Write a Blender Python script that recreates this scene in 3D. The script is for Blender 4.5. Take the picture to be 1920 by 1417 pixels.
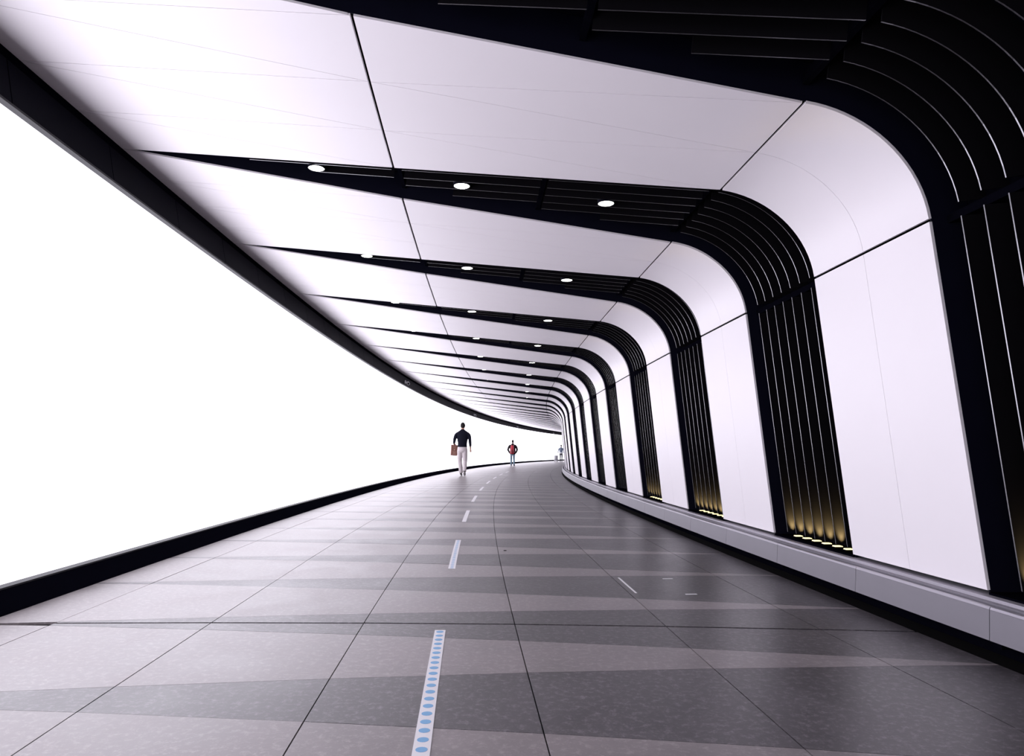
import bpy, bmesh, math, random
from mathutils import Vector, Matrix, Euler
random.seed(7)
for o in list(bpy.data.objects): bpy.data.objects.remove(o, do_unlink=True)
scene = bpy.context.scene
COL = scene.collection

# ------------------------------------------------------------------ camera, world, exposure
S = 1.03                                   # metres per plan unit
CX, CY = 197.7273*S, 14.7721*S             # centre of the tunnel's curve (camera stands at x = y = 0)
CAM_H = 0.8148*S
PITCH, ROLL, FPX = 0.1053, 0.0099, 1311.15
cd = bpy.data.cameras.new('camera'); cam = bpy.data.objects.new('camera', cd); COL.objects.link(cam)
cd.sensor_fit = 'HORIZONTAL'; cd.sensor_width = 36.0; cd.lens = 36.0*FPX/1920.0
cd.clip_start = 0.05; cd.clip_end = 300
_f = Vector((0, math.cos(PITCH), math.sin(PITCH))); _r = Vector((1, 0, 0)); _u = Vector((0, -math.sin(PITCH), math.cos(PITCH)))
_R = _r*math.cos(ROLL)+_u*math.sin(ROLL); _U = -_r*math.sin(ROLL)+_u*math.cos(ROLL)
cam.matrix_world = Matrix(((_R.x, _U.x, -_f.x, 0), (_R.y, _U.y, -_f.y, 0), (_R.z, _U.z, -_f.z, CAM_H), (0, 0, 0, 1)))
scene.camera = cam
w = bpy.data.worlds.new('world'); scene.world = w; w.use_nodes = True
w.node_tree.nodes['Background'].inputs[0].default_value = (0.02, 0.02, 0.025, 1)
w.node_tree.nodes['Background'].inputs[1].default_value = 1.0
vs = scene.view_settings
vs.view_transform = 'Standard'; vs.look = 'None'; vs.exposure = 0.0; vs.gamma = 1.0; vs.use_curve_mapping = False
LED_POWER = 2.75
LED_COLOR = (0.93, 0.905, 1.0)

# ------------------------------------------------------------------ materials
def new_mat(name):
    m = bpy.data.materials.new(name); m.use_nodes = True
    nt = m.node_tree
    return m, nt, nt.nodes['Principled BSDF']
def plain(name, col, rough=0.5, metal=0.0, spec=0.5, noise=0.0, scale=30.0, emit=None, power=0.0):
    m, nt, b = new_mat(name)
    b.inputs['Roughness'].default_value = rough; b.inputs['Metallic'].default_value = metal
    b.inputs['Specular IOR Level'].default_value = spec
    b.inputs['Base Color'].default_value = (*col, 1)
    if noise:
        g = nt.nodes.new('ShaderNodeNewGeometry'); n = nt.nodes.new('ShaderNodeTexNoise'); n.inputs['Scale'].default_value = scale
        n.inputs['Detail'].default_value = 6
        nt.links.new(g.outputs['Position'], n.inputs['Vector'])
        r = nt.nodes.new('ShaderNodeMapRange'); r.inputs[3].default_value = 1-noise; r.inputs[4].default_value = 1+noise
        nt.links.new(n.outputs['Fac'], r.inputs[0])
        x = nt.nodes.new('ShaderNodeMix'); x.data_type = 'RGBA'; x.blend_type = 'MULTIPLY'; x.inputs[0].default_value = 1
        x.inputs[6].default_value = (*col, 1); nt.links.new(r.outputs[0], x.inputs[7]); nt.links.new(x.outputs[2], b.inputs['Base Color'])
    if emit:
        b.inputs['Emission Color'].default_value = (*emit, 1); b.inputs['Emission Strength'].default_value = power
    return m
def stone(name, col, var, speck):
    m, nt, b = new_mat(name); L = nt.links.new
    g = nt.nodes.new('ShaderNodeNewGeometry')
    n1 = nt.nodes.new('ShaderNodeTexNoise'); n1.inputs['Scale'].default_value = 3.2; n1.inputs['Detail'].default_value = 8; n1.inputs['Roughness'].default_value = 0.65; n1.inputs['Distortion'].default_value = 0.6
    n2 = nt.nodes.new('ShaderNodeTexNoise'); n2.inputs['Scale'].default_value = 34; n2.inputs['Detail'].default_value = 5; n2.inputs['Roughness'].default_value = 0.8
    L(g.outputs['Position'], n1.inputs['Vector']); L(g.outputs['Position'], n2.inputs['Vector'])
    r1 = nt.nodes.new('ShaderNodeMapRange'); r1.inputs[1].default_value = .3; r1.inputs[2].default_value = .7; r1.inputs[3].default_value = 1-var; r1.inputs[4].default_value = 1+var
    L(n1.outputs['Fac'], r1.inputs[0])
    r2 = nt.nodes.new('ShaderNodeMapRange'); r2.inputs[1].default_value = .50; r2.inputs[2].default_value = .68; r2.inputs[3].default_value = 0; r2.inputs[4].default_value = speck
    L(n2.outputs['Fac'], r2.inputs[0])
    oi = nt.nodes.new('ShaderNodeObjectInfo')
    r3 = nt.nodes.new('ShaderNodeMapRange'); r3.inputs[3].default_value = .92; r3.inputs[4].default_value = 1.08; L(oi.outputs['Random'], r3.inputs[0])
    a = nt.nodes.new('ShaderNodeMath'); a.operation = 'ADD'; L(r1.outputs[0], a.inputs[0]); L(r2.outputs[0], a.inputs[1])
    a2 = nt.nodes.new('ShaderNodeMath'); a2.operation = 'MULTIPLY'; L(a.outputs[0], a2.inputs[0]); L(r3.outputs[0], a2.inputs[1])
    x = nt.nodes.new('ShaderNodeMix'); x.data_type = 'RGBA'; x.blend_type = 'MULTIPLY'; x.inputs[0].default_value = 1; x.inputs[6].default_value = (*col, 1)
    L(a2.outputs[0], x.inputs[7]); L(x.outputs[2], b.inputs['Base Color'])
    rr = nt.nodes.new('ShaderNodeMapRange'); rr.inputs[1].default_value = .3; rr.inputs[2].default_value = .7; rr.inputs[3].default_value = .33; rr.inputs[4].default_value = .42
    L(n1.outputs['Fac'], rr.inputs[0]); L(rr.outputs[0], b.inputs['Roughness'])
    b.inputs['Specular IOR Level'].default_value = 0.60
    bp = nt.nodes.new('ShaderNodeBump'); bp.inputs['Strength'].default_value = 0.22; bp.inputs['Distance'].default_value = 0.003
    L(n2.outputs['Fac'], bp.inputs['Height']); L(bp.outputs[0], b.inputs['Normal'])
    return m
M = {}
M['led'] = plain('light wall glass', (0.8, 0.8, 0.85), 0.12, emit=LED_COLOR, power=LED_POWER)
M['white'] = plain('white cladding', (0.915, 0.875, 0.915), 0.42, noise=0.012, scale=2.0, spec=0.4)
M['black'] = plain('black lining', (0.0022, 0.0022, 0.0045), 0.7, spec=0.0)
M['navy'] = plain('dark navy metal', (0.0045, 0.0045, 0.012), 0.5, spec=0.08, noise=0.15, scale=8)
M['edge'] = plain('brushed metal edge', (0.27, 0.27, 0.29), 0.25, metal=1.0)
M['channel'] = plain('matt dark channel', (0.0065, 0.006, 0.0075), 0.8, spec=0.0)
M['kerb'] = plain('black kerb metal', (0.003, 0.003, 0.006), 0.6, spec=0.0, noise=0.2, scale=12)
M['lip'] = plain('grey metal lip', (0.016, 0.016, 0.019), 0.5, spec=0.2)
M['alu'] = plain('satin grey metal', (0.20, 0.19, 0.22), 0.45, metal=0.2, noise=0.05, scale=5)
M['alu_light'] = plain('bright grey metal', (0.42, 0.40, 0.45), 0.4, metal=0.3)
M['fascia'] = plain('dark grey fascia', (0.0035, 0.0035, 0.007), 0.55, spec=0.02, noise=0.15, scale=6)
M['stone_light'] = stone('light brown-grey stone', (0.190, 0.168, 0.172), 0.2, 0.55)
M['stone_dark'] = stone('dark grey stone', (0.056, 0.051, 0.056), 0.36, 1.9)
M['grout'] = plain('dark joint', (0.006, 0.0055, 0.006), 0.9, spec=0.05)
M['lamp'] = plain('lamp lens', (0.9, 0.9, 0.8), 0.3, emit=(1.0, 0.99, 0.86), power=14)
M['warm'] = plain('warm uplight lens', (0.9, 0.8, 0.4), 0.3, emit=(1.0, 0.84, 0.42), power=1.6)
M['mark_white'] = plain('white floor vinyl', (0.74, 0.73, 0.75), 0.5)
M['mark_blue'] = plain('blue floor vinyl', (0.17, 0.39, 0.64), 0.5)

# ------------------------------------------------------------------ helpers
PHI, A0 = 0.010962825563586721, -0.0652          # one rib bay in radians; angle of the first rib's near edge
def ang(per): return A0+PHI*per
def P(r, per, z):
    a = ang(per); return Vector((CX-S*r*math.cos(a), CY+S*r*math.sin(a), S*z))
def pr(m, r): return m/(r*PHI)                  # plan length along the curve -> bays
def mk(name, verts, faces, mats, parent=None, origin=None, midx=None, smooth=False, recalc=True):
    me = bpy.data.meshes.new(name)
    o0 = Vector(origin) if origin is not None else sum((Vector(v) for v in verts), Vector())/len(verts)
    me.from_pydata([Vector(v)-o0 for v in verts], [], faces)
    if not isinstance(mats, (list, tuple)): mats = [mats]
    for m in mats: me.materials.append(m)
    if midx:
        for p_, i in zip(me.polygons, midx): p_.material_index = i
    if recalc:
        bm = bmesh.new(); bm.from_mesh(me); bmesh.ops.recalc_face_normals(bm, faces=bm.faces); bm.to_mesh(me); bm.free()
    if smooth:
        for p_ in me.polygons: p_.use_smooth = True
    o = bpy.data.objects.new(name, me); COL.objects.link(o)
    if parent is not None:
        o.parent = parent; o.location = o0-parent.matrix_world.translation if parent.parent is None else o0-WORLD[parent.name]
    else: o.location = o0
    WORLD[o.name] = o0
    if parent is None: o.matrix_world = Matrix.Translation(o0)
    return o
WORLD = {}
def empty(name, loc):
    o = bpy.data.objects.new(name, None); COL.objects.link(o); o.location = loc; o.matrix_world = Matrix.Translation(loc); o.empty_display_size = .2
    WORLD[o.name] = Vector(loc); return o
def tag(o, label=None, cat=None, group=None, kind=None):
    if label: o['label'] = label
    if cat: o['category'] = cat
    if group: o['group'] = group
    if kind: o['kind'] = kind
    return o
def struct(o, label, cat): return tag(o, label, cat, kind='structure')
class MB:
    def __init__(s): s.v = []; s.f = []; s.m = []
    def add(s, verts, faces, mi=0):
        n = len(s.v); s.v += [Vector(v) for v in verts]; s.f += [tuple(i+n for i in f) for f in faces]; s.m += [mi]*len(faces)
    def build(s, name, mats, parent=None, origin=None, smooth=False): return mk(name, s.v, s.f, mats, parent, origin, s.m, smooth)
def sweep(mb, prof, p0, p1, n, closed=True, mi=0, caps=True):
    """sweep a cross-section [(r,z)] along the tunnel from bay p0 to p1"""
    k = len(prof); vs_ = []
    for i in range(n+1):
        p = p0+(p1-p0)*i/n
        vs_ += [P(r, p, z) for r, z in prof]
    fs = []
    for i in range(n):
        for j in range(k if closed else k-1):
            a, b = i*k+j, i*k+(j+1) % k
            fs.append((a, b, b+k, a+k))
    if caps and closed: fs += [tuple(range(k)), tuple(n*k+j for j in range(k))[::-1]]
    mb.add(vs_, fs, mi)
def boxpoly(mb, top, bot, mi=0):
    n = len(top); mb.add(list(top)+list(bot), [tuple(range(n)), tuple(range(2*n-1, n-1, -1))]+[(i, n+i, n+(i+1) % n, (i+1) % n) for i in range(n)], mi)

# ------------------------------------------------------------------ cross-section of ceiling and inner wall
R_TIP, R_MID, R_C, Z_C, SL = 200.70, 198.785, 196.758, 2.410, 0.11665
R_P, Z_P, R_S, Z_S = 196.195, 1.8755, 196.023, 0.240
def cz(r): return Z_C+SL*(r-R_C)
def arc_pt(u):
    a = Vector((R_C, Z_C)); b = Vector((R_P, Z_P)); ta = Vector((-1, -SL)).normalized(); tb = Vector((R_S-R_P, Z_S-Z_P)).normalized()
    h = 0.288; c1 = a+ta*h; c2 = b-tb*h; v = 1-u
    pt = a*v**3+c1*3*v*v*u+c2*3*v*u*u+b*u**3
    t = ((c1-a)*v*v+(c2-c1)*2*v*u+(b-c2)*u*u).normalized()
    return pt, t
def nrm(t): return Vector((t.y, -t.x))
T_CEIL = Vector((-1, -SL)).normalized(); T_WALL = Vector((R_S-R_P, Z_S-Z_P)).normalized()
NARC = 18
# list of (r, z, normal, near, far) along the section; near/far = rib edges in bays
def near_at(r):
    if r >= R_MID: return 0.179+(r-R_MID)/(R_TIP-R_MID)*(0.34-0.179)
    return max(0.0, (r-R_C)/(R_MID-R_C)*0.179) if r > R_C else 0.0
def far_at(r):
    if r >= R_MID: return 0.444+(r-R_MID)/(R_TIP-R_MID)*(0.34-0.444)
    return 0.505+(r-R_C)/(R_MID-R_C)*(0.444-0.505) if r > R_C else 0.505
AF = 0.505
def sec_ceiling(r0, r1, n):
    return [(r0+(r1-r0)*i/n, cz(r0+(r1-r0)*i/n), nrm(T_CEIL)) for i in range(n+1)]
def sec_arc(u0=0.0, u1=1.0, n=NARC):
    out = []
    for i in range(n+1):
        pt, t = arc_pt(u0+(u1-u0)*i/n); out.append((pt.x, pt.y, nrm(t)))
    return out
def sec_wall(z0, z1, n=1):
    out = []
    for i in range(n+1):
        z = z0+(z1-z0)*i/n; u = (Z_P-z)/(Z_P-Z_S); out.append((R_P+(R_S-R_P)*u, z, nrm(T_WALL)))
    return out
def inset(s, d): return (s[0]+s[2].x*d, s[1]+s[2].y*d)
P_BACK, P_END = -5.0, 47.0
DEPTH = 0.20

# ------------------------------------------------------------------ floor
R_FL, R_FR = 200.46, 196.16
mb = MB(); sweep(mb, [(200.9, -0.012), (195.6, -0.012), (195.6, -0.25), (200.9, -0.25)], P_BACK, P_END, 90)
floor = struct(mb.build('floor', M['grout']), 'stone floor laid in alternating light and dark wedge strips', 'floor')
JR = [R_FL+0.16]+[200.1739-i*0.7154 for i in range(6)]+[R_FR]
FPER = 0.4635
def dk_c(r, n): return 0.2520+FPER*n+0.0285*(r-198.03)-0.0075*(r-198.03)**2
def dk_w(r): return max(0.004, FPER*(R_FL+0.03-r)/(R_FL+0.03-R_FR))*0.985
G = 0.0022
far_l, far_d = MB(), MB()
GAP_LINE = lambda r: dk_c(r, 1)+0.004
def tile(r0, r1, p0a, p1a, p0b, p1b, kind, single, dz):
    # r0>r1; edges at r0: p0a..p1a ; at r1: p0b..p1b (bays)
    g0, g1 = pr(G/2, r0), pr(G/2, r1); ra, rb = r0-G, r1+G
    q = [(ra, p0a+g0), (ra, p1a-g0), (rb, p1b-g1), (rb, p0b+g1)]
    if q[1][1]-q[0][1] < 0.001: q = [(ra, (p0a+p1a)/2), q[2], q[3]]
    elif q[2][1]-q[3][1] < 0.001: q = [q[0], q[1], (rb, (p0b+p1b)/2)]
    top = [P(r, p, dz) for r, p in q]; bot = [P(r, p, -0.02) for r, p in q]
    m = M['stone_light' if kind == 'l' else 'stone_dark']
    if single:
        b = MB(); boxpoly(b, top, bot); b.build('stone_tile', m, floor)
    else: boxpoly(far_l if kind == 'l' else far_d, top, bot)
for n in range(-9, 100):
    for c in range(7):
        r0, r1 = JR[c], JR[c+1]
        def lo(r): return dk_c(r, n)-dk_w(r)/2
        def hi(r): return dk_c(r, n)+dk_w(r)/2
        def nx(r): return dk_c(r, n+1)-dk_w(r)/2
        single = -2 <= n <= 13
        dz = random.uniform(-0.0006, 0.0006)
        if n == 1:      # the expansion joint runs through this dark strip
            ga, gb = GAP_LINE(r0), GAP_LINE(r1); e = pr(0.008, 198)
            ga = min(max(ga, lo(r0)+.001), hi(r0)-.001); gb = min(max(gb, lo(r1)+.001), hi(r1)-.001)
            if ga-e > lo(r0): tile(r0, r1, lo(r0), ga-e, lo(r1), gb-e, 'd', True, dz)
            if hi(r0) > ga+e: tile(r0, r1, ga+e, hi(r0), gb+e, hi(r1), 'd', True, dz)
        else: tile(r0, r1, lo(r0), hi(r0), lo(r1), hi(r1), 'd', single, dz)
        tile(r0, r1, hi(r0), nx(r0), hi(r1), nx(r1), 'l', single, dz)
tag(far_l.build('distant_light_tiles', M['stone_light'], floor), kind='stuff')
tag(far_d.build('distant_dark_tiles', M['stone_dark'], floor), kind='stuff')

# ------------------------------------------------------------------ light wall
R_LED = 200.735
mb = MB(); sweep(mb, [(R_LED+.025, -0.05), (R_LED+.06, 2.90), (R_LED+.15, 2.90), (R_LED+.15, -0.05)], P_BACK, P_END, 90)
wall_left = struct(mb.build('wall_left', M['lip']), 'glowing white glass light wall curving along the passage', 'wall')
LEDP = 0.4635
n0 = int((P_BACK-0.779)/LEDP); n1 = int((P_END-0.779)/LEDP)
for i in range(n0, n1):
    g = pr(0.0015, R_LED)
    mb = MB(); sweep(mb, [(R_LED, 0.005), (R_LED, 2.80), (R_LED+.02, 2.80), (R_LED+.02, 0.005)], 0.779+LEDP*i+g, 0.779+LEDP*(i+1)-g, 2)
    mb.build('light_panel', M['led'], wall_left)
# kerb under it: an upstand in front of the glass
mb = MB(); sweep(mb, [(200.50, -0.01), (200.50, 0.004), (200.574, 0.108), (200.612, 0.108), (200.612, -0.01)], P_BACK, P_END, 120)
kerb = struct(mb.build('baseboard_left', M['kerb']), 'black metal kerb along the foot of the light wall', 'baseboard')
mb = MB(); sweep(mb, [(200.572, 0.106), (200.572, 0.115), (200.614, 0.121), (200.614, 0.106)], P_BACK, P_END, 120)
mb.build('lip', M['lip'], kerb)
# fascia above it, hanging in front of the glass
mb = MB(); sweep(mb, [(200.64, 2.560), (200.692, 2.90), (200.715, 2.90), (200.66, 2.560)], P_BACK, P_END, 120)
fas = struct(mb.build('trim_1', M['black']), 'black fascia between the light wall and the ceiling', 'trim')
mb = MB(); sweep(mb, [(200.612, 2.543), (200.612, 2.556), (200.655, 2.562), (200.655, 2.543)], P_BACK, P_END, 120)
mb.build('metal_strip', M['lip'], fas)
for i in range(n0, n1):
    g = pr(0.004, R_LED); mb = MB()
    sweep(mb, [(200.618, 2.562), (200.665, 2.80), (200.685, 2.80), (200.640, 2.562)], 0.779+LEDP*i+g, 0.779+LEDP*(i+1)-g, 2)
    mb.build('fascia_panel', M['fascia'], fas)

# ------------------------------------------------------------------ ceiling and inner wall
full = [inset(s, DEPTH) for s in sec_ceiling(201.0, R_C, 3)+sec_arc()]
fullb = [(r-0.0, z+0.25) for r, z in full]
mb = MB(); sweep(mb, full, P_BACK, P_END, 90, closed=False)
ceiling = struct(mb.build('ceiling', M['black']), 'white folded ceiling panels over a black void', 'ceiling')
mb = MB(); sweep(mb, [inset(s, DEPTH) for s in sec_wall(Z_P, Z_S, 1)]+[(195.80, -0.02)], P_BACK, P_END, 90, closed=False)
wall_right = struct(mb.build('wall_right', M['channel']), 'white panelled inner wall between black ribs', 'wall')
TH = 0.014; GF = 0.0016; GL = 0.006      # sheet thickness, fine joint, wide joint (half widths)
def facet(pts, parent, name='ceiling_panel'):
    """pts [(r, per)] on the ceiling cone; shrink a little for the joint"""
    c = (sum(p[0] for p in pts)/len(pts), sum(p[1] for p in pts)/len(pts))
    n = len(pts); rr = 199.0; XY = [Vector((p[0], p[1]*PHI*rr)) for p in pts]
    cc = sum(XY, Vector((0, 0)))/n
    area = sum(XY[i].x*XY[(i+1) % n].y-XY[(i+1) % n].x*XY[i].y for i in range(n))
    if area < 0: XY.reverse()
    def offs(i):
        a, b = XY[i], XY[(i+1) % n]; d = (b-a).normalized(); inn = Vector((-d.y, d.x))
        return a+inn*GF, d
    res = []
    for i in range(n):
        p1, d1 = offs(i-1); p2, d2 = offs(i)
        cr = d1.x*d2.y-d1.y*d2.x
        t = ((p2-p1).x*d2.y-(p2-p1).y*d2.x)/cr if abs(cr) > 1e-9 else 0
        q = p1+d1*t
        if (q-XY[i]).length > 0.12: q = XY[i]+(q-XY[i]).normalized()*0.12
        res.append(q)
    nn = nrm(T_CEIL)
    top = []; bot = []
    for q in res:
        r, p = q.x, q.y/(PHI*rr)
        top.append(P(r, p, cz(r))); bot.append(P(r+nn.x*TH, p, cz(r)+nn.y*TH))
    b = MB(); boxpoly(b, top, bot); b.build(name, M['white'], parent)
def skin_piece(name, secs, p0, p1, parent):
    """curved / flat piece of cladding following the section"""
    b = MB(); prof = [(s[0], s[1]) for s in secs]+[inset(s, TH) for s in reversed(secs)]
    sweep(b, prof, p0, p1, 2); o = b.build(name, M['white'], parent, smooth=False)
    if len(secs) > 4:
        for p_ in o.data.polygons: p_.use_smooth = len(p_.vertices) == 4
        o.data.set_sharp_from_angle(angle=math.radians(35))
    return o
arc_secs = sec_arc(0.010, 0.990)
wall_secs = sec_wall(Z_P-GL, Z_S+0.004, 1)
for k in range(-3, 45):
    d = k                                                 # rib k lies just before the bay of panels
    tipd, tipn = d+0.34, d+1.34
    t = [tipd+0.25*i for i in range(5)]
    m0, m3 = d+0.444, d+1.179; mm = [m0+(m3-m0)*i/3 for i in range(4)]
    r0, r2 = d+AF, d+1.0; rm = (r0+r2)/2
    ra, rb = R_MID+GL, R_MID-GL
    if -1 <= k <= 9:
        for i in range(4): facet([(R_TIP, t[i]), (R_TIP, t[i+1]), (ra, mm[i])], ceiling)
        for i in range(3): facet([(R_TIP, t[i+1]), (ra, mm[i]), (ra, mm[i+1])], ceiling)
        rc = R_C+GL; rt = [r0, rm, r2]
        for i in range(3): facet([(rb, mm[i]), (rb, mm[i+1]), (rc, rt[i])], ceiling)
        for i in range(2): facet([(rb, mm[i+1]), (rc, rt[i]), (rc, rt[i+1])], ceiling)
    else:
        facet([(R_TIP, t[0]), (R_TIP, t[4]), (ra, mm[3]), (ra, mm[0])], ceiling)
        facet([(rb, mm[0]), (rb, mm[3]), (R_C+GL, r2), (R_C+GL, r0)], ceiling)
    g = pr(0.0012, R_S)
    if k <= 16:
        halves = ((r0, rm-g), (rm+g, r2)) if k <= 7 else ((r0, r2),)
        for a, b_ in halves:
            skin_piece('corner_panel', arc_secs, a, b_, ceiling)
            skin_piece('wall_panel', wall_secs, a, b_, wall_right)
    else:
        skin_piece('corner_panel', sec_arc(0.01, 0.99, 8), r0, r2, ceiling)
        skin_piece('wall_panel', wall_secs, r0, r2, wall_right)

# ------------------------------------------------------------------ base of the inner wall
mb = MB()
sweep(mb, [(196.016, -0.02), (196.016, 0.19), (195.78, 0.19), (195.78, -0.02)], P_BACK, P_END, 110)
base = struct(mb.build('baseboard_right', M['black']), 'grey metal plinth along the foot of the inner wall', 'baseboard')
for prof in ([(195.80, 0.226), (196.062, 0.226), (196.062, 0.19), (195.80, 0.19)], [(196.062, 0.212), (196.088, 0.212), (196.088, 0.185), (196.062, 0.185)]):
    mb = MB(); sweep(mb, prof, P_BACK, P_END, 110); mb.build('sill_strip', M['alu_light' if prof[0][0] < 196 else 'alu'], base)
mb = MB(); sweep(mb, [(196.088, 0.19), (196.110, 0.19), (196.110, 0.17), (196.088, 0.17)], P_BACK, P_END, 110); mb.build('groove', M['black'], base)
BP = 0.4615
for i in range(-11, 100):
    g = pr(0.002, 196); mb = MB()
    sweep(mb, [(196.110, 0.196), (196.116, 0.204), (196.132, 0.204), (196.138, 0.196), (196.146, 0.076), (196.10, 0.070), (196.10, 0.18)], 0.432+BP*i+g, 0.432+BP*(i+1)-g, 2)
    bp_ = mb.build('base_panel', M['alu'], base)
    mb = MB(); sweep(mb, [(196.112, 0.2035), (196.116, 0.2075), (196.134, 0.2075), (196.139, 0.198), (196.134, 0.198), (196.130, 0.2035)], 0.432+BP*i+g, 0.432+BP*(i+1)-g, 2)
    mb.build('bright_edge', M['alu_light'], bp_)
    if -3 <= i <= 14 and i % 2 == 0:
        mb = MB(); sweep(mb, [(196.125, 0.074), (196.125, 0.05), (196.05, 0.05), (196.05, 0.074)], 0.432+BP*i-.018, 0.432+BP*i+.003, 1)
        mb.build('support_block', M['black'], base)

# ------------------------------------------------------------------ ribs
PITCH_F = 0.1345; FIN_D = 0.042
GAPS_R = [(R_MID, 0.035), (197.80, 0.022), (R_C, 0.03)]
def fin_paths(i):
    """stretches of section points for fin i, broken at the brackets"""
    off = (1.0+i)*PITCH_F; need = off+0.98*PITCH_F
    rs = None; r = R_TIP
    while r > R_C:
        if (far_at(r)-near_at(r))*PHI*r > need: rs = r; break
        r -= 0.02
    out = []
    if rs:
        cuts = [R_MID, 197.80, R_C]; start = rs
        for (c, h) in GAPS_R:
            if start-(c+h) > 0.1: out.append(sec_ceiling(start, c+h, 4))
            start = min(start, c-h)
    out.append(sec_arc(0.03, 0.965, NARC)); out.append(sec_wall(Z_P-0.03, 0.262, 1))
    return off, out
ORD = ['first', 'second', 'third', 'fourth', 'fifth', 'sixth', 'seventh', 'eighth', 'ninth', 'tenth', 'eleventh', 'twelfth', 'thirteenth']
def rib_label(k):
    return {0: 'widest black finned rib arching overhead, its fins furthest apart',
            1: 'black finned rib with a row of bright uplights glowing at its foot',
            2: 'black finned rib just beyond the one with glowing uplights, faint glints at its foot',
            3: 'slim black finned rib, third along the wall, fins still told apart',
            4: 'slim black rib, fourth along the wall, foot unlit, fins barely told apart'}.get(k,
            ('narrow black rib, %s along the inner wall counting from the widest' % ORD[k]) if k < 13 else 'very narrow black rib far along the inner wall where stripes crowd together')
full_secs = sec_ceiling(R_TIP, R_MID, 4)+sec_ceiling(R_MID, R_C, 4)[1:]+sec_arc()[1:]+sec_wall(Z_P, Z_S-0.02, 1)[1:]
for k in range(-1, 42):
    root = empty('finned_rib', P(R_S, k+AF/2, 0.226))
    if k == -1: tag(root, 'black finned rib arching beside the viewpoint, before the widest one in view', 'rib')
    else: tag(root, rib_label(k), 'rib', 'distant narrow black ribs' if k >= 13 else 'black finned ribs')
    for side in ('n', 'f'):
        a, b_ = [], []
        for s in full_secs:
            e = k+(near_at(s[0]) if side == 'n' else far_at(s[0]))
            q = inset(s, DEPTH-0.002); f_ = inset(s, 0.011); a.append(P(f_[0], e, f_[1])); b_.append(P(q[0], e, q[1]))
        n = len(a); mb = MB(); dv = (P(R_S, k+0.3, 0)-P(R_S, k, 0)).normalized()*0.006*(-1 if side == 'n' else 1)
        vs_ = a+b_+[v+dv for v in b_]+[v+dv for v in a]
        fs = []
        for j in range(n-1):
            for q0, q1 in ((0, 1), (1, 2), (2, 3), (3, 0)): fs.append((q0*n+j, q0*n+j+1, q1*n+j+1, q1*n+j))
        mb.add(vs_, fs); mb.build('side_panel', M['navy'], root)
    if k <= 13:
        for i in range(7):
            off, paths = fin_paths(i); mb = MB()
            for secs in paths:
                vs_ = []; 
                for s in secs:
                    e = k+near_at(s[0])+pr(off, s[0]); h = pr(0.0030, s[0])
                    f_ = inset(s, FIN_D); q = inset(s, 0.17)
                    vs_ += [P(f_[0], e-h, f_[1]), P(f_[0], e+h, f_[1]), P(q[0], e+h, q[1]), P(q[0], e-h, q[1])]
                n = len(secs); fs = []; ms = []
                for j in range(n-1):
                    for c in range(4):
                        fs.append((j*4+c, j*4+(c+1) % 4, j*4+4+(c+1) % 4, j*4+4+c)); ms.append(1 if c == 0 else 0)
                fs += [(0, 1, 2, 3), tuple((n-1)*4+c for c in (3, 2, 1, 0))]; ms += [0, 0]
                b0 = len(mb.v); mb.v += vs_; mb.f += [tuple(x+b0 for x in f) for f in fs]; mb.m += ms
            mb.build('fin', [M['channel'], M['edge']], root)
        # brackets the fins are fixed to
        for kind in ('mid', 'cross', 'curve', 'spring'):
            if kind == 'spring': secs = sec_wall(Z_P+0.016, Z_P-0.020, 1)
            else:
                c = {'mid': R_MID, 'cross': 197.80, 'curve': R_C+0.004}[kind]; secs = sec_ceiling(c+0.014, c-0.014, 1)
            mb = MB(); vs_ = []
            for s in secs:
                for d_ in (0.085, 0.14):
                    q = inset(s, d_); vs_ += [P(q[0], k+near_at(s[0])+0.002, q[1]), P(q[0], k+far_at(s[0])-0.002, q[1])]
            mb.add(vs_, [(0, 1, 3, 2), (4, 6, 7, 5), (0, 4, 5, 1), (2, 3, 7, 6), (0, 2, 6, 4), (1, 5, 7, 3)])
            mb.build('bracket', M['black'], root)
    # plate closing the channel at its foot
    mb = MB(); sweep(mb, [(195.835, 0.224), (R_S-0.002, 0.224), (R_S-0.002, 0.236), (195.835, 0.236)], k+0.002, k+AF-0.002, 1)
    mb.build('foot_plate', M['black'], root)

# ------------------------------------------------------------------ downlights in the ribs
def lathe(mb, c, prof, n=20, mi=0, axis=None, caps=True):
    """prof [(radius, height)] around a vertical (or given) axis at c"""
    ax = (axis or Vector((0, 0, 1))).normalized(); e1 = ax.orthogonal().normalized(); e2 = ax.cross(e1)
    vs_ = []; fs = []
    for r, h in prof:
        for j in range(n):
            t = 2*math.pi*j/n; vs_.append(Vector(c)+ax*h+(e1*math.cos(t)+e2*math.sin(t))*r)
    for i in range(len(prof)-1):
        for j in range(n): fs.append((i*n+j, i*n+(j+1) % n, (i+1)*n+(j+1) % n, (i+1)*n+j))
    if caps and prof[0][0] > 1e-6: fs.append(tuple(range(n)))
    if caps and prof[-1][0] > 1e-6: fs.append(tuple((len(prof)-1)*n+j for j in range(n))[::-1])
    mb.add(vs_, fs, mi)
def rib_name(k):
    return ORD[k] if k < len(ORD) else 'far'
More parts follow.
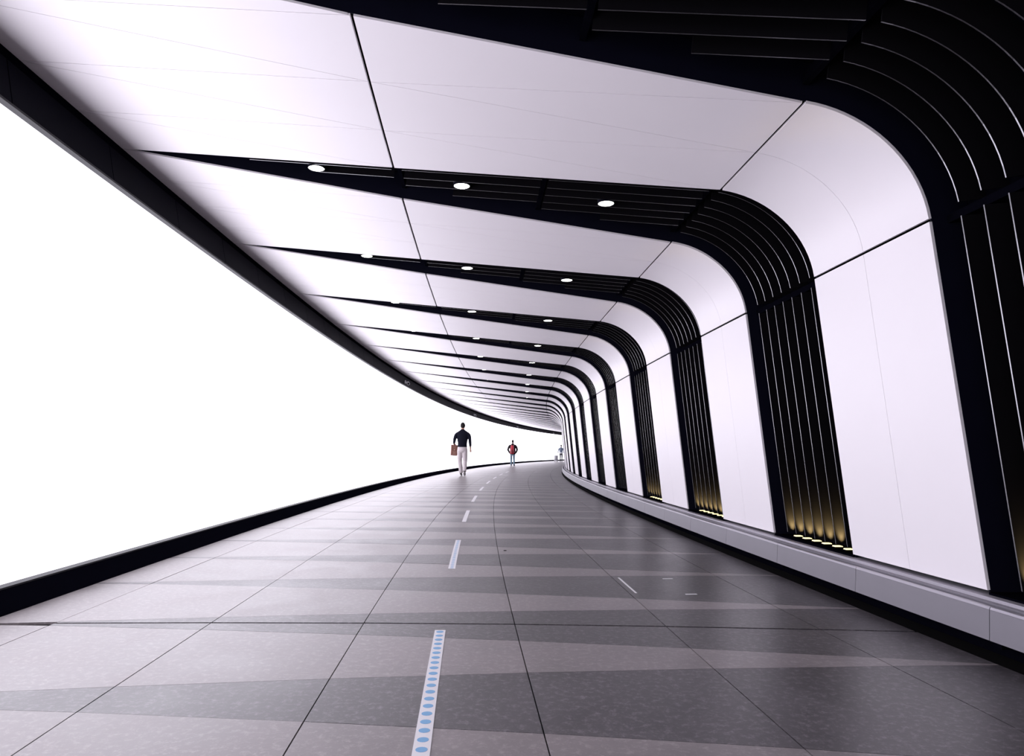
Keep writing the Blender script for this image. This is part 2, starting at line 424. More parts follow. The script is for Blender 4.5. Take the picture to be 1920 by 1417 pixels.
for k in range(1, 11):
    for j, (r, off, dl) in enumerate(((199.352, 1.5, 0.038), (198.345, 2.5, 0.038), (197.352, 3.5, 0.038))):
        p = k+near_at(r)+pr(off*PITCH_F, r)
        c = P(r, p, cz(r)+dl)
        root = empty('downlight', c)
        if k <= 10:
            where = ('towards the light wall', 'midway along it', 'towards the curved corner')[j]
            tag(root, 'round white downlight in the %s black rib counting from the widest, %s' % (ORD[k], where), 'downlight', 'downlights in the black ribs')
        n = 24 if k < 6 else 12
        mb = MB(); lathe(mb, c, [(0.054*S, 0.0), (0.058*S, 0.0), (0.058*S, 0.09), (0.052*S, 0.09), (0.052*S, 0.010), (0.054*S, 0.0)], n, caps=False); mb.build('trim_ring', M['navy'], root)
        mb = MB(); lathe(mb, c, [(0.052*S, 0.012), (0.054*S, 0.004), (0.050*S, 0.001)], n); mb.build('lens', M['lamp'], root)

# ------------------------------------------------------------------ uplights at the feet of the nearest ribs
for k in range(0, 4):
    for i in range(6):
        off = (1.5+i)*PITCH_F; p = k+pr(off, R_S); rr = R_S-0.085
        c = P(rr, p, 0.236)
        root = empty('uplight', c)
        which = 'at the foot of the %s black rib counting from the widest' % ORD[k]
        tag(root, 'small warm uplight %s' % which, 'uplight', 'uplights %s' % which)
        hw = pr(0.019, rr)
        mb = MB(); sweep(mb, [(rr-.035, 0.235), (rr+.035, 0.235), (rr+.035, 0.243), (rr-.035, 0.243)], p-hw*1.3, p+hw*1.3, 1); mb.build('housing', M['black'], root)
        mb = MB(); sweep(mb, [(rr-.026, 0.242), (rr+.026, 0.242), (rr+.022, 0.249), (rr-.022, 0.249)], p-hw, p+hw, 1); mb.build('lens', M['warm'], root)
        ld = bpy.data.lights.new('uplight_lamp', 'SPOT'); ld.energy = 40; ld.color = (1.0, 0.74, 0.26); ld.spot_size = math.radians(40); ld.spot_blend = 0.8; ld.shadow_soft_size = 0.012
        lo_ = bpy.data.objects.new('uplight_lamp', ld); COL.objects.link(lo_); lo_.parent = root
        q = P(rr+0.005, p+pr(0.030, rr), 0.252); tgt = P(rr+0.035, p+pr(0.030+0.115, rr), 0.552)
        lo_.location = q-c; lo_.rotation_euler = (tgt-q).to_track_quat('-Z', 'Y').to_euler()

# ------------------------------------------------------------------ painted dashes on the floor
DR = 198.376
for j in range(9):
    p0 = -0.062+1.5085*j; p1 = p0+0.732
    c = P(DR, (p0+p1)/2, 0.0008)
    mb = MB(); sweep(mb, [(DR+.0245, 0.0), (DR+.0245, 0.0022), (DR-.0245, 0.0022), (DR-.0245, 0.0)], p0, p1, 6)
    dash = mb.build('floor_dash', M['mark_white'], None, c)
    lab = ('white floor strip with clearly visible blue dots beside the long expansion joint' if j == 0 else
           'second white dotted floor strip along the centre line' if j == 1 else '%s white strip along the floor centre line' % ORD[j] if j < 9 else '')
    tag(dash, lab, 'floor marking', 'white dashes along the floor')
    if j < 2:
        for q in range(24):
            p = p0+(q+0.5)/24*0.732; cc = P(DR, p, 0.0022); mb = MB()
            lathe(mb, cc, [(0.0168*S if j == 0 else 0.0125*S, 0.0), (0.0168*S if j == 0 else 0.0125*S, 0.0008)], 16 if j == 0 else 10)
            mb.build('dot', M['mark_blue'], dash)

# ------------------------------------------------------------------ small marks on the floor
def floor_patch(name, pts, mat, label, cat, h=0.0015, group=None):
    mb = MB(); boxpoly(mb, [P(r, p, h) for r, p in pts], [P(r, p, 0) for r, p in pts])
    return tag(mb.build(name, mat), label, cat, group)
def ground(px, py):
    d = _R*((px-960)/FPX)-_U*((py-708.5)/FPX)+_f
    t = -CAM_H/d.z; return Vector((d.x*t, d.y*t, 0))
def rp(v):
    x, y = v.x-CX, v.y-CY
    return math.hypot(x, y)/S, (math.atan2(y, -x)-A0)/PHI
a, b = rp(ground(1160, 1083)), rp(ground(1193, 1112))
floor_patch('tape_line', [(a[0]+.006, a[1]), (a[0]-.006, a[1]), (b[0]-.006, b[1]), (b[0]+.006, b[1])], M['mark_white'], 'thin white tape line beside a floor joint on the dark side', 'tape')
for i, (x, y, hw) in enumerate(((1252, 1085, 9), (1296, 1114, 9))):
    r, p = rp(ground(x, y)); e = 0.034
    floor_patch('tape_scrap', [(r+e, p-.006), (r-e, p-.004), (r-e, p+.006), (r+e, p+.004)], M['mark_white'], ('small white tape scrap beside the thin white tape line', 'small white tape scrap nearer the grey plinth')[i], 'tape')
c = ground(947, 1032); mb = MB(); lathe(mb, c, [(0.014, 0), (0.013, 0.002), (0.008, 0.003)], 14)
tag(mb.build('gum_spot', M['grout']), 'small dark round spot on a light tile near the centre joint', 'spot')

# ------------------------------------------------------------------ cameras on the fascia
M['cam'] = plain('grey camera housing', (0.42, 0.42, 0.45), 0.4)
M['glass'] = plain('black camera glass', (0.01, 0.01, 0.012), 0.08)
for i, p in enumerate((0.23, 7.652, 15.071, 22.43, 29.85)):
    if i == 0: continue
    c = P(200.60, p, 2.64)
    root = empty('security_camera', c)
    tag(root, ('grey security camera on the black fascia, nearest to the widest rib', 'grey security camera on the black fascia above the person with the bag',
               'small security camera on the fascia above the person with the red backpack', 'tiny security camera on the fascia where the passage bends away')[i-1], 'camera', 'security cameras on the fascia')
    rt = (P(200.0, p, 0)-P(200.6, p, 0)).normalized(); fw = (P(200.6, p, 0)-P(200.6, p+.1, 0)).normalized()
    mb = MB(); lathe(mb, c, [(0.045, -0.01), (0.045, 0.015), (0.03, 0.02)], 16, axis=rt); mb.build('mount', M['cam'], root)
    mb = MB(); lathe(mb, c+rt*0.015, [(0.012, 0), (0.012, 0.06)], 10, axis=(rt+Vector((0, 0, -.3))).normalized()); mb.build('arm', M['cam'], root)
    hc = c+rt*0.075+Vector((0, 0, -0.03)); ax = (fw+Vector((0, 0, -0.35))+rt*0.3).normalized()
    mb = MB(); lathe(mb, hc, [(0.0, -0.09), (0.03, -0.085), (0.036, -0.07), (0.036, 0.07), (0.040, 0.072), (0.040, 0.095), (0.034, 0.095), (0.034, 0.08)], 18, axis=ax, caps=False); mb.build('housing', M['cam'], root)
    mb = MB(); lathe(mb, hc, [(0.034, 0.078), (0.028, 0.086), (0.0, 0.09)], 16, axis=ax, caps=False); mb.build('lens', M['glass'], root)

# ------------------------------------------------------------------ people
from mathutils.kdtree import KDTree
class Body:
    """closed tubes and lofts, fused into one continuous skin; every piece carries a material tag"""
    def __init__(s): s.mb = MB(); s.pts = []
    def rings(s, rings, tagi, n=16):
        # rings: list of (centre, axis_x, axis_y) with half-axes as vectors
        vs_ = []; fs = []
        for c, ax, ay in rings:
            for j in range(n):
                t = 2*math.pi*j/n; v = c+ax*math.cos(t)+ay*math.sin(t); vs_.append(v); s.pts.append((v, tagi))
        k = len(rings)
        for i in range(k-1):
            for j in range(n): fs.append((i*n+j, i*n+(j+1) % n, (i+1)*n+(j+1) % n, (i+1)*n+j))
        fs += [tuple(range(n))[::-1], tuple((k-1)*n+j for j in range(n))]
        s.mb.add(vs_, fs)
    def loft(s, secs, tagi, steps=5):
        """secs [(x,y,z,rx,ry)] horizontal sections from bottom to top"""
        out = []
        for i in range(len(secs)-1):
            for q in range(steps):
                t = q/steps; t = t if i in (0, len(secs)-2) else t
                v = [a+(b-a)*t for a, b in zip(secs[i], secs[i+1])]; out.append(v)
        out.append(list(secs[-1]))
        s.rings([(Vector(v[:3]), Vector((v[3], 0, 0)), Vector((0, v[4], 0))) for v in out], tagi, 20)
    def tube(s, pts, rad, tagi, n=12, steps=4, flat=1.0):
        pts = [Vector(p) for p in pts]; out = []
        for i in range(len(pts)-1):
            for q in range(steps): out.append((pts[i].lerp(pts[i+1], q/steps), rad[i]+(rad[i+1]-rad[i])*q/steps))
        out.append((pts[-1], rad[-1])); rings = []
        d0 = (pts[1]-pts[0]).normalized(); d1 = (pts[-1]-pts[-2]).normalized()
        out = [(out[0][0]-d0*rad[0]*.8, rad[0]*.55)]+[(out[0][0]-d0*rad[0]*.45, rad[0]*.88)]+out+[(out[-1][0]+d1*rad[-1]*.45, rad[-1]*.88), (out[-1][0]+d1*rad[-1]*.8, rad[-1]*.55)]
        for i, (c, r) in enumerate(out):
            d = (out[min(i+1, len(out)-1)][0]-out[max(i-1, 0)][0]).normalized()
            e1 = d.cross(Vector((0, 1, 0.01))).normalized(); e2 = d.cross(e1).normalized()
            rings.append((c, e1*r, e2*r*flat))
        s.rings(rings, tagi, n)
    def ball(s, c, r, tagi):
        c = Vector(c); rings = []
        for i in range(1, 10):
            a = -math.pi/2+math.pi*i/10; rings.append((c+Vector((0, 0, r[2]*math.sin(a))), Vector((r[0]*math.cos(a), 0, 0)), Vector((0, r[1]*math.cos(a), 0))))
        s.rings(rings, tagi, 14)
    def hand(s, wrist, d, side, tagi, curl=0.5, scale=1.0):
        """palm, four unequal curled fingers and a thumb leaving the side of the palm; d = direction of the forearm"""
        w0 = Vector(wrist); d = Vector(d).normalized(); f = Vector((0, 1, 0)); f = (f-d*f.dot(d)).normalized(); o = d.cross(f)*side
        k = scale
        s.tube([w0, w0+d*0.045*k, w0+d*0.085*k], [0.026*k, 0.034*k, 0.032*k], tagi, flat=0.6)
        inn = -o if True else o
        for i, (off, ln) in enumerate(((0.030, 0.072), (0.010, 0.080), (-0.010, 0.074), (-0.030, 0.058))):
            b0 = w0+d*0.085*k+f*off*k; dd = d; pts = [b0]
            for seg in range(3):
                dd = (dd*math.cos(curl*0.75)+inn*math.sin(curl*0.75)).normalized(); pts.append(pts[-1]+dd*ln*k*(0.42, 0.32, 0.26)[seg])
            s.tube(pts, [0.0092*k, 0.0088*k, 0.008*k, 0.0072*k], tagi, n=8, steps=2)
        t0 = w0+d*0.035*k+f*0.028*k
        s.tube([t0, t0+(d*0.6+f*0.7+inn*0.3).normalized()*0.036*k, t0+(d*0.6+f*0.7+inn*0.3).normalized()*0.036*k+(d*0.9+f*0.2+inn*0.5).normalized()*0.030*k], [0.0115*k, 0.010*k, 0.008*k], tagi, n=8, steps=2)
    def build(s, name, mats, root, voxel=0.009, smooth=3, hem=None):
        o = mk(name, s.mb.v, s.mb.f, mats, None, (0, 0, 0), None, False)
        m = o.modifiers.new('remesh', 'REMESH'); m.mode = 'VOXEL'; m.voxel_size = voxel; m.use_smooth_shade = True
        sm = o.modifiers.new('smooth', 'SMOOTH'); sm.factor = 0.5; sm.iterations = smooth
        dg = bpy.context.evaluated_depsgraph_get(); dg.update()
        me = bpy.data.meshes.new_from_object(o.evaluated_get(dg), depsgraph=dg)
        old = o.data; o.modifiers.clear(); o.data = me; bpy.data.meshes.remove(old); me.name = name
        me.materials.clear()
        for q in mats: me.materials.append(q)
        kd = KDTree(len(s.pts))
        for i, (v, t) in enumerate(s.pts): kd.insert(v, i)
        kd.balance()
        for p_ in me.polygons:
            t = s.pts[kd.find(p_.center)[1]][1]; p_.use_smooth = True
            if hem and t in (1, 2) and abs(p_.center.x) < hem[1]: t = 1 if p_.center.z > hem[0] else 2
            p_.material_index = t
        o.parent = root; o.location = (0, 0, 0)
        return o
SKIN = plain('skin', (0.45, 0.25, 0.18), 0.5)
SKIN2 = plain('brown skin', (0.16, 0.085, 0.06), 0.5)
HAIR = plain('dark cropped hair', (0.014, 0.011, 0.011), 0.8, spec=0.2, noise=0.4, scale=150)
BLACKTOP = plain('black jersey', (0.006, 0.007, 0.014), 0.85, spec=0.1, noise=0.3, scale=40)
PALE = plain('pale cotton trousers', (0.52, 0.47, 0.48), 0.85, noise=0.10, scale=14)
SHOE = plain('dark shoe', (0.02, 0.018, 0.02), 0.5)
SOLE = plain('pale sole', (0.55, 0.52, 0.52), 0.7)
JEANS = plain('faded blue jeans', (0.16, 0.24, 0.30), 0.85, noise=0.25, scale=18)
JACKET = plain('black jacket', (0.010, 0.008, 0.010), 0.7, spec=0.15, noise=0.3, scale=25)
RED = plain('red nylon', (0.42, 0.012, 0.03), 0.55, noise=0.15, scale=20)
REDD = plain('dark red nylon', (0.16, 0.006, 0.014), 0.6)
STRAPC = plain('grey-pink webbing', (0.42, 0.22, 0.24), 0.7)
BLUEGREY = plain('blue-grey jacket', (0.15, 0.19, 0.26), 0.8, noise=0.15, scale=20)
DARKTR = plain('dark trousers', (0.016, 0.016, 0.022), 0.85)
WHITEC = plain('white shirt hem', (0.7, 0.7, 0.72), 0.8)
PAPER = plain('brown paper bag', (0.21, 0.095, 0.07), 0.75, noise=0.10, scale=30)
PAPERP = plain('pink paper gusset', (0.72, 0.47, 0.46), 0.75)
PRINT = plain('pale print', (0.50, 0.30, 0.25), 0.75)
CASE = plain('pale grey suitcase shell', (0.36, 0.36, 0.39), 0.4)
def person_root(r, per, turn=0.0):
    e = empty('person', P(r, per, 0)); e.rotation_euler = (0, 0, -ang(per)+turn); return e
def local(e, v): return e.location+Matrix.Rotation(e.rotation_euler.z, 3, 'Z') @ Vector(v)
def head(b, c, k, skin, lean=0.0):
    """head about 0.235 k tall with face; c = centre of the head"""
    x, y, z = c
    b.loft([(x, y-0.012*k, z-0.15*k, .058*k, .060*k), (x, y-0.006*k, z-0.09*k, .056*k, .062*k), (x, y+.004*k, z-0.05*k, .060*k, .075*k)], skin)
    b.loft([(x, y+.035*k, z-0.112*k, .030*k, .035*k), (x, y+.018*k, z-0.085*k, .055*k, .072*k), (x, y+.006*k, z-0.04*k, .068*k, .090*k), (x, y, z+.01*k, .075*k, .098*k), (x, y-.004*k, z+.06*k, .072*k, .092*k), (x, y-.006*k, z+.095*k, .053*k, .066*k), (x, y-.006*k, z+.117*k, .02*k, .025*k)], skin)
    b.tube([(x, y+.088*k, z+.012*k), (x, y+.108*k, z-.026*k)], [.009*k, .014*k], skin, n=8, steps=2)
    for sx in (-1, 1): b.ball((x+sx*.078*k, y-.008*k, z-.012*k), (.010*k, .018*k, .030*k), skin)
def face_bits(root, c, k, lipm):
    x, y, z = c
    for sx in (-1, 1):
        mb = MB(); lathe(mb, root.location+Vector((0, 0, 0)), [(0.0, -.008), (.011*k, -.004), (.012*k, 0.0), (.008*k, .006), (0.0, .008)], 10, axis=Vector((0, 1, 0)), caps=False)
        o = mb.build('eye', M['glass'], None, root.location); o.parent = root; o.location = (x+sx*.030*k, y+.090*k, z+.008*k)
    mb = MB(); boxpoly(mb, [Vector((-.024*k, 0, 0)), Vector((0, .006*k, .004*k)), Vector((.024*k, 0, 0)), Vector((0, .004*k, -.007*k))], [Vector((-.02*k, -.02, 0)), Vector((0, -.02, .004*k)), Vector((.02*k, -.02, 0)), Vector((0, -.02, -.006*k))])
    o = mb.build('mouth', lipm, None, (0, 0, 0)); o.parent = root; o.location = (x, y+.090*k, z-.062*k)
def hair_cap(root, c, k, mat, low=-0.055):
    """short hair: a thick cap over skull and nape"""
    x, y, z = c; n = 22; mb = MB(); vs_ = []; rows = 11
    for shell in (1.10, 0.97):
        for i in range(rows+1):
            for j in range(n):
                az = 2*math.pi*j/n; back = 0.5-0.5*math.sin(az)         # 1 at the nape, 0 at the brow
                lo_z = (0.045*(1-back)+low*back-(0.02 if back > .8 else 0))*k
                t = i/rows; zz = 0.112*k+(lo_z-0.112*k)*t
                u = max(-0.99, min(0.985, zz/(0.120*k))); rr = math.sqrt(max(0.0, 1-(u if u > 0 else u*0.75)**2))
                v = Vector((x+math.cos(az)*.077*k*rr*shell, y-.004*k+math.sin(az)*.100*k*rr*shell, z+zz*(1.045 if shell > 1 else 1.0)+.004*k))
                vs_.append(v)
    m_ = (rows+1)*n; fs = []
    for sh in (0, 1):
        for i in range(rows):
            for j in range(n): fs.append((sh*m_+i*n+j, sh*m_+i*n+(j+1) % n, sh*m_+(i+1)*n+(j+1) % n, sh*m_+(i+1)*n+j))
        fs.append(tuple(sh*m_+j for j in range(n)))
    for j in range(n): fs.append((rows*n+j, rows*n+(j+1) % n, m_+rows*n+(j+1) % n, m_+rows*n+j))
    mb.add(vs_, fs); o = mb.build('hair', mat, None, (0, 0, 0), smooth=True); o.parent = root; o.location = (0, 0, 0)
def shoe(b, ankle, toe, tagi, solei, k=1.0):
    a = Vector(ankle); t = Vector(toe); d = (t-a); d.normalize(); up = Vector((1, 0, 0)).cross(d).normalized()
    L = (t-a).length
    heel = a-d*0.055*k
    b.tube([heel, a+d*L*0.35, a+d*L*0.75, t-d*0.02*k], [.037*k, .042*k, .043*k, .034*k], tagi, n=12, steps=4, flat=.78)
    h2 = -up*0.030*k
    b.tube([heel+h2, a+d*L*0.5+h2, t+h2-d*.015*k], [.034*k, .040*k, .034*k], solei, n=12, steps=4, flat=.38)

# --- the man with the bag, in mid-stride, walking away
man = person_root(199.569, 9.99)
tag(man, 'person in black long-sleeved top and pale trousers, walking, carrying a brown paper bag', 'person')
b = Body()   # tags: 0 skin 1 black top 2 trousers 3 shoe 4 sole
head(b, (0, 0.045, 1.722), 1.0, 0)
b.loft([(0, .012, .985, .168, .118), (0, .012, 1.05, .160, .112), (0, .012, 1.16, .166, .112), (0, .008, 1.31, .198, .126), (0, .004, 1.42, .214, .126), (0, .004, 1.49, .204, .106), (0, .008, 1.535, .150, .084), (0, .014, 1.575, .085, .070), (0, .02, 1.60, .062, .062)], 1)
b.loft([(0, .005, .80, .13, .10), (0, .002, .86, .172, .126), (0, .004, .95, .170, .122), (0, .01, 1.02, .155, .108)], 2)
# standing left leg, trailing right leg
b.tube([(-.085, .02, .86), (-.088, .085, .50), (-.060, .075, .30), (-.040, .055, .13)], [.098, .079, .072, .064], 2, n=16, steps=6)
b.tube([(.088, .0, .86), (.100, -.015, .50), (.108, -.14, .32), (.112, -.245, .185)], [.100, .080, .072, .064], 2, n=16, steps=6)
b.tube([(-.040, .055, .13), (-.038, .055, .06)], [.040, .038], 0)
b.tube([(.112, -.25, .18), (.114, -.27, .14)], [.040, .038], 0)
shoe(b, (-.036, .045, .058), (-.045, .235, .048), 3, 4)
shoe(b, (.116, -.285, .125), (.120, -.165, .042), 3, 4)
# right arm hanging, sleeve pushed up to the forearm
b.tube([(.178, .0, 1.440), (.228, -.01, 1.385), (.255, -.015, 1.29), (.268, -.01, 1.15), (.275, .02, 1.045)], [.070, .066, .057, .050, .044], 1, steps=6)
b.tube([(.275, .02, 1.05), (.280, .05, .92)], [.036, .028], 0)
b.hand((.280, .05, .92), (.05, .15, -1), 1, 0, curl=0.55)
# left arm bent, forearm forward to the bag
b.tube([(-.178, .0, 1.440), (-.228, -.01, 1.385), (-.260, -.03, 1.29), (-.278, -.035, 1.185), (-.300, .08, 1.135)], [.070, .066, .058, .052, .044], 1, steps=6)
b.tube([(-.300, .08, 1.135), (-.312, .17, 1.115)], [.036, .028], 0)
b.hand((-.312, .17, 1.115), (-.1, 1, -.25), -1, 0, curl=0.95)
b.build('body', [SKIN, BLACKTOP, PALE, SHOE, SOLE], man, hem=(.99, .2))
hair_cap(man, (0, 0.045, 1.722), 1.0, HAIR); face_bits(man, (0, 0.045, 1.722), 1.0, SKIN2)
# --- the paper bag in his left hand
hand_w = local(man, (-.335, .265, 1.075))
bag = empty('shopping_bag', hand_w+Vector((0, 0, -.385))); bag.rotation_euler = (0, math.radians(3), man.rotation_euler.z+math.radians(24))
tag(bag, 'brown paper shopping bag with pale print, held by the person in pale trousers', 'bag')
def child(mb, name, mat, root, smooth=False):
    o = mb.build(name, mat, None, (0, 0, 0), smooth=smooth); o.parent = root; o.location = (0, 0, 0); return o
bw, bd, bh = .118, .055, .375
mb = MB()
for sy in (-1, 1):
    boxpoly(mb, [Vector((-bw, sy*bd, 0)), Vector((bw, sy*bd, 0)), Vector((bw, sy*bd*.9, bh)), Vector((-bw, sy*bd*.9, bh))], [Vector((-bw, sy*(bd-.003), 0)), Vector((bw, sy*(bd-.003), 0)), Vector((bw, sy*(bd*.9-.003), bh)), Vector((-bw, sy*(bd*.9-.003), bh))])
boxpoly(mb, [Vector((-bw, -bd, 0)), Vector((bw, -bd, 0)), Vector((bw, bd, 0)), Vector((-bw, bd, 0))], [Vector((-bw, -bd, .004)), Vector((bw, -bd, .004)), Vector((bw, bd, .004)), Vector((-bw, bd, .004))])
child(mb, 'bag_panels', PAPER, bag)
for sx in (-1, 1):
    mb = MB(); x0 = sx*(bw-.001); xi = sx*(bw-.022)
    q = [Vector((x0, -bd, 0)), Vector((x0, 0, 0)), Vector((x0, bd, 0)), Vector((x0, bd*.9, bh)), Vector((xi, 0, bh)), Vector((x0, -bd*.9, bh))]
    mb.add(q+[v-Vector((sx*.003, 0, 0)) for v in q], [(0, 1, 4, 5), (1, 2, 3, 4), (6, 11, 10, 7), (7, 10, 9, 8), (0, 5, 11, 6), (2, 8, 9, 3), (5, 4, 10, 11), (4, 3, 9, 10), (0, 6, 7, 1), (1, 7, 8, 2)])
    child(mb, 'gusset', PAPERP, bag)
for sy in (-1, 1):
    mb = MB(); pts = [Vector((-.045+.09*i/12, sy*bd*.85*(1-.75*math.sin(math.pi*i/12)), bh-.02+.075*math.sin(math.pi*i/12)**.6)) for i in range(13)]
    bb = Body(); bb.tube(pts, [.006]*13, 0, n=8, steps=1); child(bb.mb, 'handle', PAPERP, bag)
mb = MB(); lathe(mb, Vector((0, -bd*.955, bh*.55)), [(.022, -.003), (.022, .003)], 18, axis=Vector((0, 1, 0))); child(mb, 'round_print', PRINT, bag)
for zz, hw in ((.33, .07), (.27, .045), (.13, .06), (.09, .05), (.05, .06)):
    mb = MB(); yy = -bd*(1-.1*zz/bh)-.0008
    boxpoly(mb, [Vector((-hw, yy, zz)), Vector((hw, yy, zz)), Vector((hw, yy, zz+.010)), Vector((-hw, yy, zz+.010))], [Vector((-hw, yy+.003, zz)), Vector((hw, yy+.003, zz)), Vector((hw, yy+.003, zz+.010)), Vector((-hw, yy+.003, zz+.010))])
    child(mb, 'print_line', PRINT, bag)

# --- the person with the red backpack, hands in pockets
p2 = person_root(199.365, 17.93, math.radians(2))
k2 = 1.555/1.80
tag(p2, 'person in black jacket and faded blue jeans wearing a red backpack', 'person')
b = Body(); Q = lambda x, y, z: (x*k2, y*k2, z*k2)
head(b, Q(0, .05, 1.685), k2*.98, 0)
b.loft([tuple(v*k2 for v in t) for t in ((0, .0, .80, .185, .128), (0, .0, .90, .190, .132), (0, .0, 1.05, .184, .128), (0, 0, 1.25, .208, .136), (0, 0, 1.38, .218, .130), (0, 0, 1.44, .200, .108), (0, .01, 1.50, .115, .085), (0, .015, 1.54, .072, .072))], 1)
for sx in (-1, 1):
    b.tube([Q(sx*.175, 0, 1.40), Q(sx*.235, -.02, 1.345), Q(sx*.285, -.045, 1.25), Q(sx*.315, -.06, 1.12), Q(sx*.26, .05, .98), Q(sx*.205, .09, .90)], [v*k2 for v in (.078, .076, .072, .067, .057, .050)], 1, steps=6)
    b.hand(Q(sx*.20, .10, .93), (-sx*.15, .1, -1), sx, 0, curl=0.4, scale=k2*.9)
b.loft([tuple(v*k2 for v in t) for t in ((0, .0, .74, .135, .10), (0, 0, .84, .165, .12))], 2)
b.tube([Q(-.092, 0, .80), Q(-.098, .05, .46), Q(-.095, .03, .20), Q(-.095, .02, .10)], [v*k2 for v in (.088, .068, .058, .056)], 2, n=16, steps=6)
b.tube([Q(.090, 0, .80), Q(.098, .02, .46), Q(.110, -.06, .20), Q(.114, -.085, .115)], [v*k2 for v in (.088, .068, .058, .056)], 2, n=16, steps=6)
shoe(b, Q(-.095, .01, .058), Q(-.105, .20, .048), 3, 3, k2); shoe(b, Q(.116, -.10, .075), Q(.128, .07, .050), 3, 3, k2)
b.build('body', [SKIN2, JACKET, JEANS, SHOE], p2, hem=(.80*k2, .19*k2))
hair_cap(p2, Q(0, .05, 1.685), k2*.98, HAIR); face_bits(p2, Q(0, .05, 1.685), k2*.98, SKIN)
pk = empty('backpack', local(p2, Q(0, -.20, .90))); pk.rotation_euler = p2.rotation_euler
tag(pk, 'red backpack with pale straps worn over a black jacket', 'backpack')
b = Body(); b.loft([tuple(v*k2 for v in t) for t in ((-.01, -.02, -.06, .10, .06), (-.01, -.02, -.03, .135, .085), (-.01, -.02, .10, .148, .095), (-.01, -.015, .32, .140, .088), (-.01, 0, .46, .115, .065), (-.01, .02, .53, .07, .04))], 0)
b.build('pack_body', [RED], pk, voxel=.012)
b = Body(); b.loft([tuple(v*k2 for v in t) for t in ((-.01, -.075, -.02, .09, .05), (-.01, -.075, .02, .105, .06), (-.01, -.075, .19, .10, .055), (-.01, -.07, .22, .08, .04))], 0)
b.build('front_pocket', [REDD], pk, voxel=.012)
for sx in (-1, 1):
    b = Body(); b.tube([Q(sx*.075, -.02, .47), Q(sx*.10, .05, .56), Q(sx*.115, .12, .60), Q(sx*.12, .20, .58), Q(sx*.13, .30, .50), Q(sx*.15, .345, .38), Q(sx*.195, .25, .10), Q(sx*.15, .05, .04)], [.018*k2]*8, 0, n=8, steps=3, flat=.5)
    child(b.mb, 'strap', STRAPC, pk, True)
    b = Body(); b.tube([Q(sx*.11, -.085, .05), Q(sx*.115, -.09, .25), Q(sx*.085, -.06, .45)], [.010*k2]*3, 0, n=8, steps=3); child(b.mb, 'piping', STRAPC, pk, True)

# --- a traveller far off by the light wall with a case
r3, p3_ = rp(ground(1052, 865.4)); r3 = min(r3, 200.25)
p3 = person_root(r3, p3_, math.radians(0)); k3 = 1.53/1.80
tag(p3, 'distant person in blue-grey jacket and dark trousers pulling a suitcase', 'person')
b = Body(); Q = lambda x, y, z: (x*k3, y*k3, z*k3)
head(b, Q(0, .05, 1.685), k3*.98, 0)
b.loft([tuple(v*k3 for v in t) for t in ((0, 0, .96, .178, .126), (0, 0, 1.10, .170, .12), (0, 0, 1.28, .20, .13), (0, 0, 1.40, .212, .124), (0, 0, 1.45, .19, .105), (0, .01, 1.505, .11, .08), (0, .015, 1.54, .07, .07))], 1)
b.loft([tuple(v*k3 for v in t) for t in ((0, 0, .88, .170, .125), (0, 0, .93, .178, .13), (0, 0, .98, .172, .122))], 3)
b.loft([tuple(v*k3 for v in t) for t in ((0, 0, .76, .13, .1), (0, 0, .86, .165, .12), (0, 0, .93, .16, .115))], 2)
b.tube([Q(-.09, 0, .82), Q(-.095, .08, .47), Q(-.09, .05, .22), Q(-.09, .03, .10)], [v*k3 for v in (.088, .066, .056, .052)], 2, n=16, steps=6)
b.tube([Q(.09, 0, .82), Q(.10, -.02, .47), Q(.105, -.13, .25), Q(.11, -.18, .13)], [v*k3 for v in (.088, .066, .056, .052)], 2, n=16, steps=6)
shoe(b, Q(-.09, .02, .058), Q(-.1, .2, .048), 4, 4, k3); shoe(b, Q(.112, -.19, .10), Q(.12, -.06, .045), 4, 4, k3)
b.tube([Q(.18, 0, 1.405), Q(.228, 0, 1.35), Q(.255, -.02, 1.25), Q(.262, 0, 1.10), Q(.255, .08, .95)], [v*k3 for v in (.070, .066, .057, .05, .04)], 1, steps=6)
b.hand(Q(.255, .08, .95), (0, .2, -1), 1, 0, curl=.5, scale=k3)
b.tube([Q(-.18, 0, 1.405), Q(-.228, 0, 1.35), Q(-.262, -.04, 1.25), Q(-.285, -.08, 1.10), Q(-.30, -.11, .97)], [v*k3 for v in (.070, .066, .057, .05, .04)], 1, steps=6)
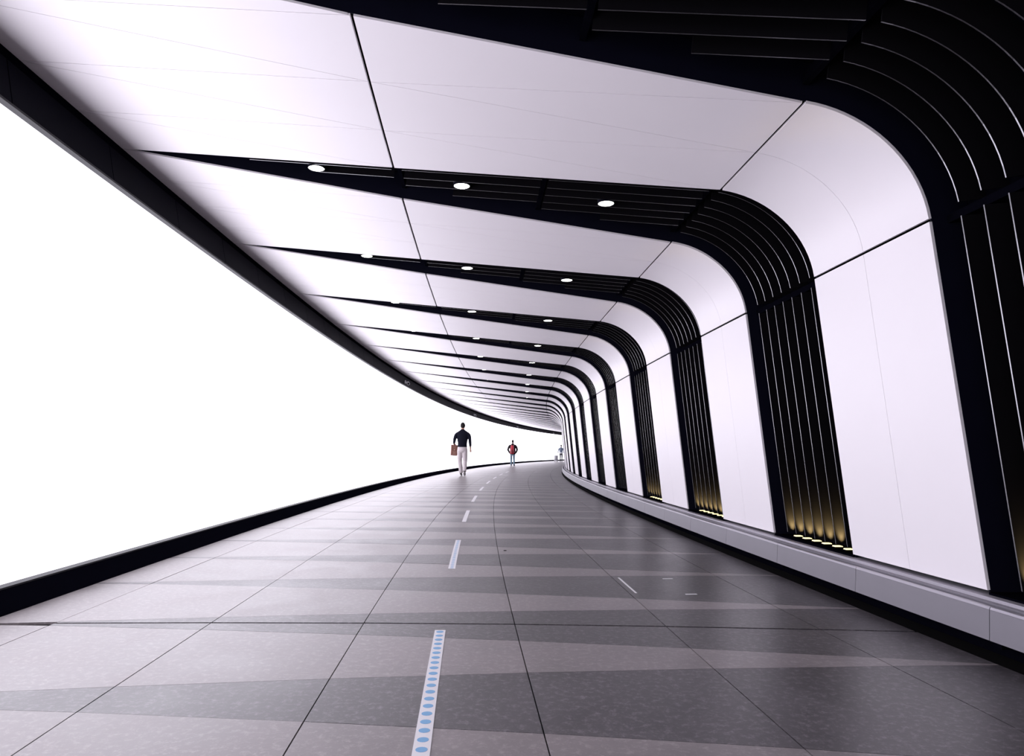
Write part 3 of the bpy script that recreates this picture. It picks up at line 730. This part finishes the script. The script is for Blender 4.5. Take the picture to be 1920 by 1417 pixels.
b.hand(Q(-.30, -.11, .97), (-.1, -.2, -1), -1, 0, curl=.9, scale=k3)
b.build('body', [SKIN, BLUEGREY, DARKTR, WHITEC, SHOE], p3, voxel=.011)
hair_cap(p3, Q(0, .05, 1.685), k3*.98, HAIR); face_bits(p3, Q(0, .05, 1.685), k3*.98, SKIN2)
cs = empty('suitcase', local(p3, Q(-.50, -.26, 0))); cs.rotation_euler = (math.radians(0), 0, p3.rotation_euler.z)
tag(cs, 'pale grey upright suitcase beside the distant person', 'suitcase')
b = Body(); b.loft([(0, 0, .05, .15, .09), (0, 0, .07, .17, .11), (0, 0, .30, .172, .112), (0, 0, .54, .17, .11), (0, 0, .565, .15, .09)], 0); b.build('shell', [CASE], cs, voxel=.012)
for zz in (.18, .31, .44):
    mb = MB(); q = [Vector((.173*math.cos(t), .113*math.sin(t), zz)) for t in [2*math.pi*j/24 for j in range(24)]]; q2 = [v*1.0+Vector((0, 0, .012)) for v in q]
    boxpoly(mb, q2, q); child(mb, 'rib_band', M['lip'], cs)
for sx in (-1, 1):
    mb = MB(); boxpoly(mb, [Vector((sx*.09-.006, .06, .98)), Vector((sx*.09+.006, .06, .98)), Vector((sx*.09+.006, .072, .98)), Vector((sx*.09-.006, .072, .98))], [Vector((sx*.09-.006, .06, .54)), Vector((sx*.09+.006, .06, .54)), Vector((sx*.09+.006, .072, .54)), Vector((sx*.09-.006, .072, .54))]); child(mb, 'handle_rod', M['alu'], cs)
mb = MB(); boxpoly(mb, [Vector((-.11, .052, .985)), Vector((.11, .052, .985)), Vector((.11, .08, .985)), Vector((-.11, .08, .985))], [Vector((-.11, .052, .955)), Vector((.11, .052, .955)), Vector((.11, .08, .955)), Vector((-.11, .08, .955))]); child(mb, 'grip', SHOE, cs)
for sx in (-1, 1):
    for sy in (-1, 1):
        mb = MB(); lathe(mb, Vector((sx*.12-.01, sy*.07, .028)), [(.028, 0), (.028, .02)], 14, axis=Vector((1, 0, 0))); child(mb, 'wheel', SHOE, cs)
